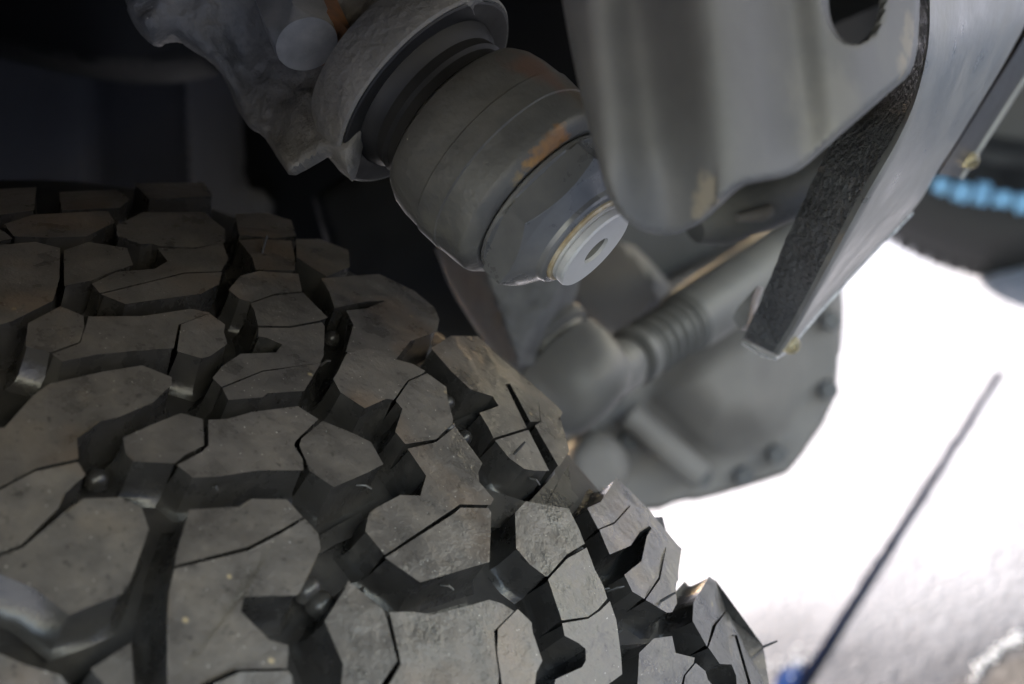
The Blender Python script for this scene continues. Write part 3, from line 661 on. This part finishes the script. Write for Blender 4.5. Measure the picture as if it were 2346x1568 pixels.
for x, y, d, r, lab in ((1812, 790, .616, .0042, 'yellowish water drop hanging from the tip of the tapering bracket'), (2224, 368, .69, .0042, 'yellowish water drop hanging from the folded flange, near the right edge')):
    pr = [(-r * 1.1, r * .25), (-r * .8, r * .6)] + [(r * math.sin(a), r * math.cos(a)) for a in np.linspace(-.5, 1.5, 12)]
    V, F = lathe(P(x, y, d), (0, 0, -1), pr, 24)
    o = tag(obj('water_drop', mesh('water_drop', V, F), M['water']), lab, 'water drop', 'drops hanging from the frame')

# ================================================================== DIFFERENTIAL
M['diff'] = mat('differential_paint', [(0.1285, 0.1194, 0.1138), (0.1588, 0.1474, 0.1386), (0.1965, 0.1811, 0.1660)], 0.65, spec=0.25, scale=14, bump=0.1, bscale=150)
M['diffdark'] = mat('differential_bolt', [(0.04, 0.04, 0.042), (0.06, 0.06, 0.062)], 0.5, scale=50, bump=0.1)
df = thing('differential', P(1700, 900, 1.12), 'blurred grey axle differential with its bolted cover, against the bright ground', 'differential')
do = [(1900, 560), (1916, 680), (1926, 760), (1925, 850), (1916, 936), (1820, 1078), (1792, 1094), (1610, 1150), (1560, 1150), (1500, 1178), (1400, 1160), (1310, 1090), (1270, 980), (1300, 820), (1420, 700), (1600, 600), (1750, 540)]
DOM = (1660, 850)
dome = [(1470, 930), (1520, 970), (1570, 1045), (1640, 1070), (1720, 1056), (1800, 1020), (1850, 930), (1866, 800), (1850, 690), (1760, 640), (1600, 690), (1480, 800)]
dome_s = smooth_poly(dome, 2)
def ddepth(x, y):
    X = np.array([x]); Y = np.array([y]); d = 1.14 - .00006 * (x - 1600) * 0
    if inside(dome_s, X, Y)[0]:
        q = min(1, bdist([dome_s], X, Y)[0] / 150); d -= .048 * (3 * q * q - 2 * q ** 3)
    return d
obj('cover', cast_body('cover', do, ddepth, (0, .02, 0), 14, .006, 15, sm=1), M['diff'], df)
ho = [(x * .93 + 1640 * .07 - 20, y * .92 + 860 * .08 - 15) for x, y in do]
obj('housing', cast_body('housing', ho, lambda x, y: 1.165, (.05, .12, .03), 30, .02, 30, sm=1), M['diff'], df)
for x0, y0, x1, y1, dd, rr in ((1440, 950, 1605, 1092, 1.115, .0115),):
    V, F = tube([P(x0, y0, dd), P((x0 + x1) / 2, (y0 + y1) / 2, dd), P(x1, y1, dd)], rr, 20); obj('rib', mesh('rib', V, F), M['diff'], df)
fax = WD((0.1, -1, -0.05))
for x, y in ((1893, 893), (1775, 1040), (1605, 1090), (1898, 735), (1440, 1010), (1700, 1090)):
    V, F = hexprism(P(x, y, 1.138), fax, .0082, .010); obj('cover_bolt', mesh('cover_bolt', V, F, True, 40), M['diffdark'], df)
# lower lug of the housing
lo = [(1330, 1000), (1410, 1000), (1450, 1060), (1440, 1120), (1380, 1160), (1320, 1130), (1290, 1060)]
obj('lug', cast_body('lug', lo, lambda x, y: 1.06, (0, .06, 0), 40, .02, 14, sm=2), M['diff'], df)

# axle tube and bracketry behind the joints
ax_ = thing('axle_housing', P(1400, 640, 1.2), 'dark blurred axle tube running behind the ball joint', 'axle')
M['axle'] = mat('axle_paint', [(0.06, 0.06, 0.062), (0.085, 0.085, 0.086)], 0.75, spec=0.15, scale=14, bump=0.1)
ao = [(1000, 560), (1180, 480), (1400, 420), (1700, 330), (2000, 220), (2060, 400), (1960, 620), (1750, 720), (1500, 860), (1300, 900), (1100, 820)]
obj('axle_tube', cast_body('axle_tube', ao, lambda x, y: 1.22 + .00015 * (x - 1400), (0, .08, 0), 130, .06, 24, sm=2), M['axle'], ax_)
po = [(1405, 548), (1440, 560), (1535, 668), (1470, 740), (1400, 770), (1300, 690), (1290, 640), (1330, 590)]
obj('link_plate', cast_body('link_plate', po, lambda x, y: 1.0 - .00012 * (x - 1400), (0.01, .03, 0), 16, .006, 14, sm=1), M['diff'], ax_)

# ================================================================== TIE ROD
M['tie'] = mat('tie_rod_paint', [(0.0875, 0.0861, 0.0840), (0.1125, 0.1107, 0.1068), (0.1438, 0.1378, 0.1272)], 0.45, scale=20, bump=0.08)
trd = thing('tie_rod', P(1330, 880, .86), 'blurred grey tie rod end with threaded rod in front of the differential', 'tie rod')
TA = S(1245, 790, .79); tax = np.array([0.66, -0.22, -0.72]); tax /= np.linalg.norm(tax)
V, F = lathe(W(TA), WD(tax), [(-0.0094, 0.0113), (-0.0075, 0.0263), (-0.0028, 0.0296), (0.0019, 0.0296), (0.0042, 0.0254), (0.0066, 0.0249), (0.0085, 0.0291), (0.0169, 0.0306), (0.0282, 0.0306), (0.0376, 0.0291), (0.0451, 0.0254), (0.0498, 0.0188), (0.0517, 0.0075)], 64)
obj('socket', mesh('socket', V, F, True, 40), M['tie'], trd)
def lerp3(a, b, s): return S(*[a[k] + (b[k] - a[k]) * s for k in range(3)])
ra, rb_ = (1375, 868, .80), (1900, 520, .97)
V, F = tube([W(lerp3(ra, rb_, s)) for s in (0, .04, .10, .125)], [.018, .0165, .016, .0132], 32); obj('neck', mesh('neck', V, F), M['tie'], trd)
V, F = tube([W(lerp3(ra, rb_, s)) for s in (.135, .14, .165, .17)], [.0155, .0178, .0178, .0155], 32); obj('jam_nut', mesh('jam_nut', V, F), M['tie'], trd)
pts, rad = [], []
for i in range(0, 73):
    s = .17 + .19 * i / 72; pts.append(W(lerp3(ra, rb_, s))); rad.append(0.0150 + .0028 * math.sin(i / 72 * 2 * math.pi * 5))
V, F = tube(pts, rad, 32); obj('thread', mesh('thread', V, F), M['tie'], trd)
V, F = tube([W(lerp3(ra, rb_, s)) for s in (.355, .37, .6, .8, 1.05)], [.016, .0202, .0212, .0217, .0217], 36); obj('tube', mesh('tube', V, F), M['tie'], trd)

# ================================================================== STEERING ARM (behind the nut)
sa = thing('steering_link', P(1180, 800, .74), 'light grey forged steering link tapering down behind the hex nut', 'steering link')
M['arm'] = mat('forged_arm', [(0.08, 0.08, 0.081), (0.125, 0.125, 0.126), (0.17, 0.169, 0.168)], 0.75, spec=0.15, scale=50, bump=0.4, bscale=160, bdist=.0012)
so_ = [(985, 540), (1150, 560), (1300, 590), (1290, 650), (1272, 700), (1238, 742), (1205, 800), (1190, 850), (1140, 830), (1080, 740), (1030, 660)]
def sdepth(x, y):
    cx = 1105 + (y - 600) * .37
    return .735 + (max(0, cx - x) * .00055 + max(0, x - cx) * .00012)
obj('forging', cast_body('forging', so_, sdepth, (.01, .03, 0), 12, .004, 9, sm=1, rough=.0015, rscale=25), M['arm'], sa)

# dark sleeve (shock absorber end) under the bracket
sh = thing('shock_absorber', P(1720, 470, .66), 'dark shock absorber eye below the foreground bracket', 'shock absorber')
V, F = tube([P(1590, 520, .66), P(1640, 500, .665), P(1760, 455, .68), P(1900, 400, .70)], [.008, .0135, .0145, .0145], 32); obj('sleeve', mesh('sleeve', V, F), M['cast'], sh)
V, F = tube([P(1688, 500, .65), P(1745, 492, .655), P(1762, 482, .66)], [.002, .0035, .003], 16); obj('split_pin', mesh('split_pin', V, F), M['diff'], sh)

# ================================================================== FAR TYRE
CF = C2 + np.array([.01, 0, -.060])
ft = thing('tyre', W(CF), 'far black tyre with blue lettering at the right edge', 'tyre')
RF = 0.415
V, F = lathe(W(CF), WD(G), [(-.03, .22), (-.055, .24), (-.075, .29), (-.08, .33), (-.075, .365), (-.062, .392), (-.05, .402), (0, .410), (.15, .410), (.2, .402), (.22, .36), (.2, .24)], 120, cap=False)
obj('carcass', mesh('carcass', V, F, True, 50), M['blackrubber'], ft)
for k in range(84):
    a0 = 2 * math.pi * k / 84
    a, u, v = frame(WD(G))
    rd = u * math.cos(a0) + v * math.sin(a0); tg = a.cross(rd)
    c = W(CF)
    q = []
    for (t, r) in ((-.066, .385), (-.058, .414), (-.01, .420), (-.01, .405)):
        for s in (-.5, .5): q.append(c + a * t + rd * r + tg * s * .027)
    Fq = [(0, 2, 3, 1), (2, 4, 5, 3), (4, 6, 7, 5), (6, 0, 1, 7), (0, 6, 4, 2), (1, 3, 5, 7)]
    obj('tread_block', mesh('tread_block', q, Fq, False), M['blackrubber'], ft)
V, F = lathe(W(CF), WD(G), [(-.03, .225), (-.02, .205), (.02, .19), (.05, .05), (.05, .01)], 64, cap=False)
obj('rim', mesh('rim', V, F), M['rim'], ft)
# smeared blue raised lettering on the sidewall
M['blue'] = mat('blue_lettering', [(0.09, 0.24, 0.40), (0.15, 0.36, 0.54)], 0.5, scale=60, bump=0.2)
def on_plane(x, y, t):
    r = S(x, y, 1.0); g = G; q = CF + G * t; s = (q @ g) / (r @ g); return r * s
for i, x in enumerate(range(2156, 2440, 47)):
    y = 424 + (x - 2150) * .27 - (x - 2150) ** 2 * .00035 + 4 * math.sin(i * 2.1)
    p = W(on_plane(x, y, -.079)); rd = (p - W(CF)).normalized(); a = WD(G); tg = a.cross(rd); hw, hh = .0120 + .002 * (i % 2), .0125 + .003 * ((i * 7) % 3)
    out2 = [p + tg * hw * cx + rd * hh * cy for cx, cy in ((-1, -.8), (-.6, -1), (.2, -1), (.3, -.5), (.6, -1), (1, -.9), (1, .8), (.5, 1), (.1, .5), (-.3, 1), (-1, .7))]
    V, F = loft([[q + a * .004 for q in out2], [q - a * .005 for q in out2]]); obj('raised_letter', mesh('raised_letter', V, F, False), M['blue'], ft)

# ================================================================== INNER BODY (dark space over the wheel, plus added light blockers)
M['liner'] = mat('wheel_liner', [(0.060, 0.060, 0.066), (0.085, 0.085, 0.093)], 0.85, scale=8, bump=0.15, spec=0.15)
cw = W(C1); WX, WZ = cw.x, cw.z
bd = thing('vehicle_body', Vector((WX, 0.9, 0.62)), 'black wheel arch liner and underbody over the tyre, with unseen light-blocking boxes', 'vehicle body')
rows = []
for i in range(37):
    an = R_(44 + (205 - 44) * i / 36); rr = .59
    rows.append([Vector((WX + rr * math.cos(an), y, WZ + .05 + rr * math.sin(an))) for y in np.linspace(-.05, .80, 8)] + [Vector((WX + (rr + .02) * math.cos(an), y, WZ + .05 + (rr + .02) * math.sin(an))) for y in np.linspace(.80, -.05, 8)])
obj('arch_liner', mesh('arch_liner', *loft(rows), True, 50), M['dark'], bd)
V, F = box(WX - 1.2, .05, .80, .84, .66, 1.3); obj('inner_apron', mesh('inner_apron', V, F, False), M['dark'], bd)
V, F = box(-3.4, .20, .845, 2.15, .74, 1.3); obj('engine_bay_blocker', mesh('engine_bay_blocker', V, F, False), M['dark'], bd)  # slab overhead, its height set to hold back sky and shape the ground shadow
V, F = box(-3.4, -1.16, 2.04, 2.149, .66, .739); obj('sill_sun_blocker', mesh('sill_sun_blocker', V, F, False), M['dark'], bd)  # hidden bar added on the far side to limit the sunlit ground
V, F = box(-3.4, .45, -.12, .795, .98, 1.3); obj('fender_sky_blocker', mesh('fender_sky_blocker', V, F, False), M['dark'], bd)  # unseen overhang, lowered and lengthened to darken the top of the tyre
V, F = box(-3.4, .45, -.16, -.125, .77, 1.3); obj('flare_sky_blocker', mesh('flare_sky_blocker', V, F, False), M['dark'], bd)  # unseen side panel, hung low to cut sky light from the left
V, F = box(.46, .60, -.2, 2.2, .82, 1.3); obj('front_sky_blocker', mesh('front_sky_blocker', V, F, False), M['dark'], bd)  # unseen box added behind the camera to block high sky ahead of the tyre
# spring tower seen past the tyre, and the dark bump-stop cup above it
stw = thing('spring_tower', P(200, 400, .98), 'dark grey ribbed spring tower behind the tyre, upper left', 'spring tower')
to = [(-120, -80), (560, -80), (540, 240), (520, 420), (620, 440), (600, 520), (-120, 560)]
td = interp([(-140, 1.0), (0, 1.0), (180, 1.008), (215, 1.025), (400, .99), (430, .985), (460, 1.02), (560, 1.10)])
obj('tower_wall', cast_body('tower_wall', to, lambda x, y: td(x - .03 * y), (0, .05, 0), 20, .006, 16, sm=1), M['liner'], stw)
bs = thing('bump_stop', P(200, 100, .80), 'black bump stop cup with a curved lower edge, top left corner', 'bump stop')
bo = [(-120, -80), (480, -80), (470, 120), (400, 138), (320, 148), (240, 146), (160, 136), (80, 125), (0, 108), (-120, 80)]
obj('cup', cast_body('cup', bo, lambda x, y: .80 + .0000006 * (x - 200) ** 2, (0, .05, 0), 30, .012, 16, sm=1), M['dark'], bs)
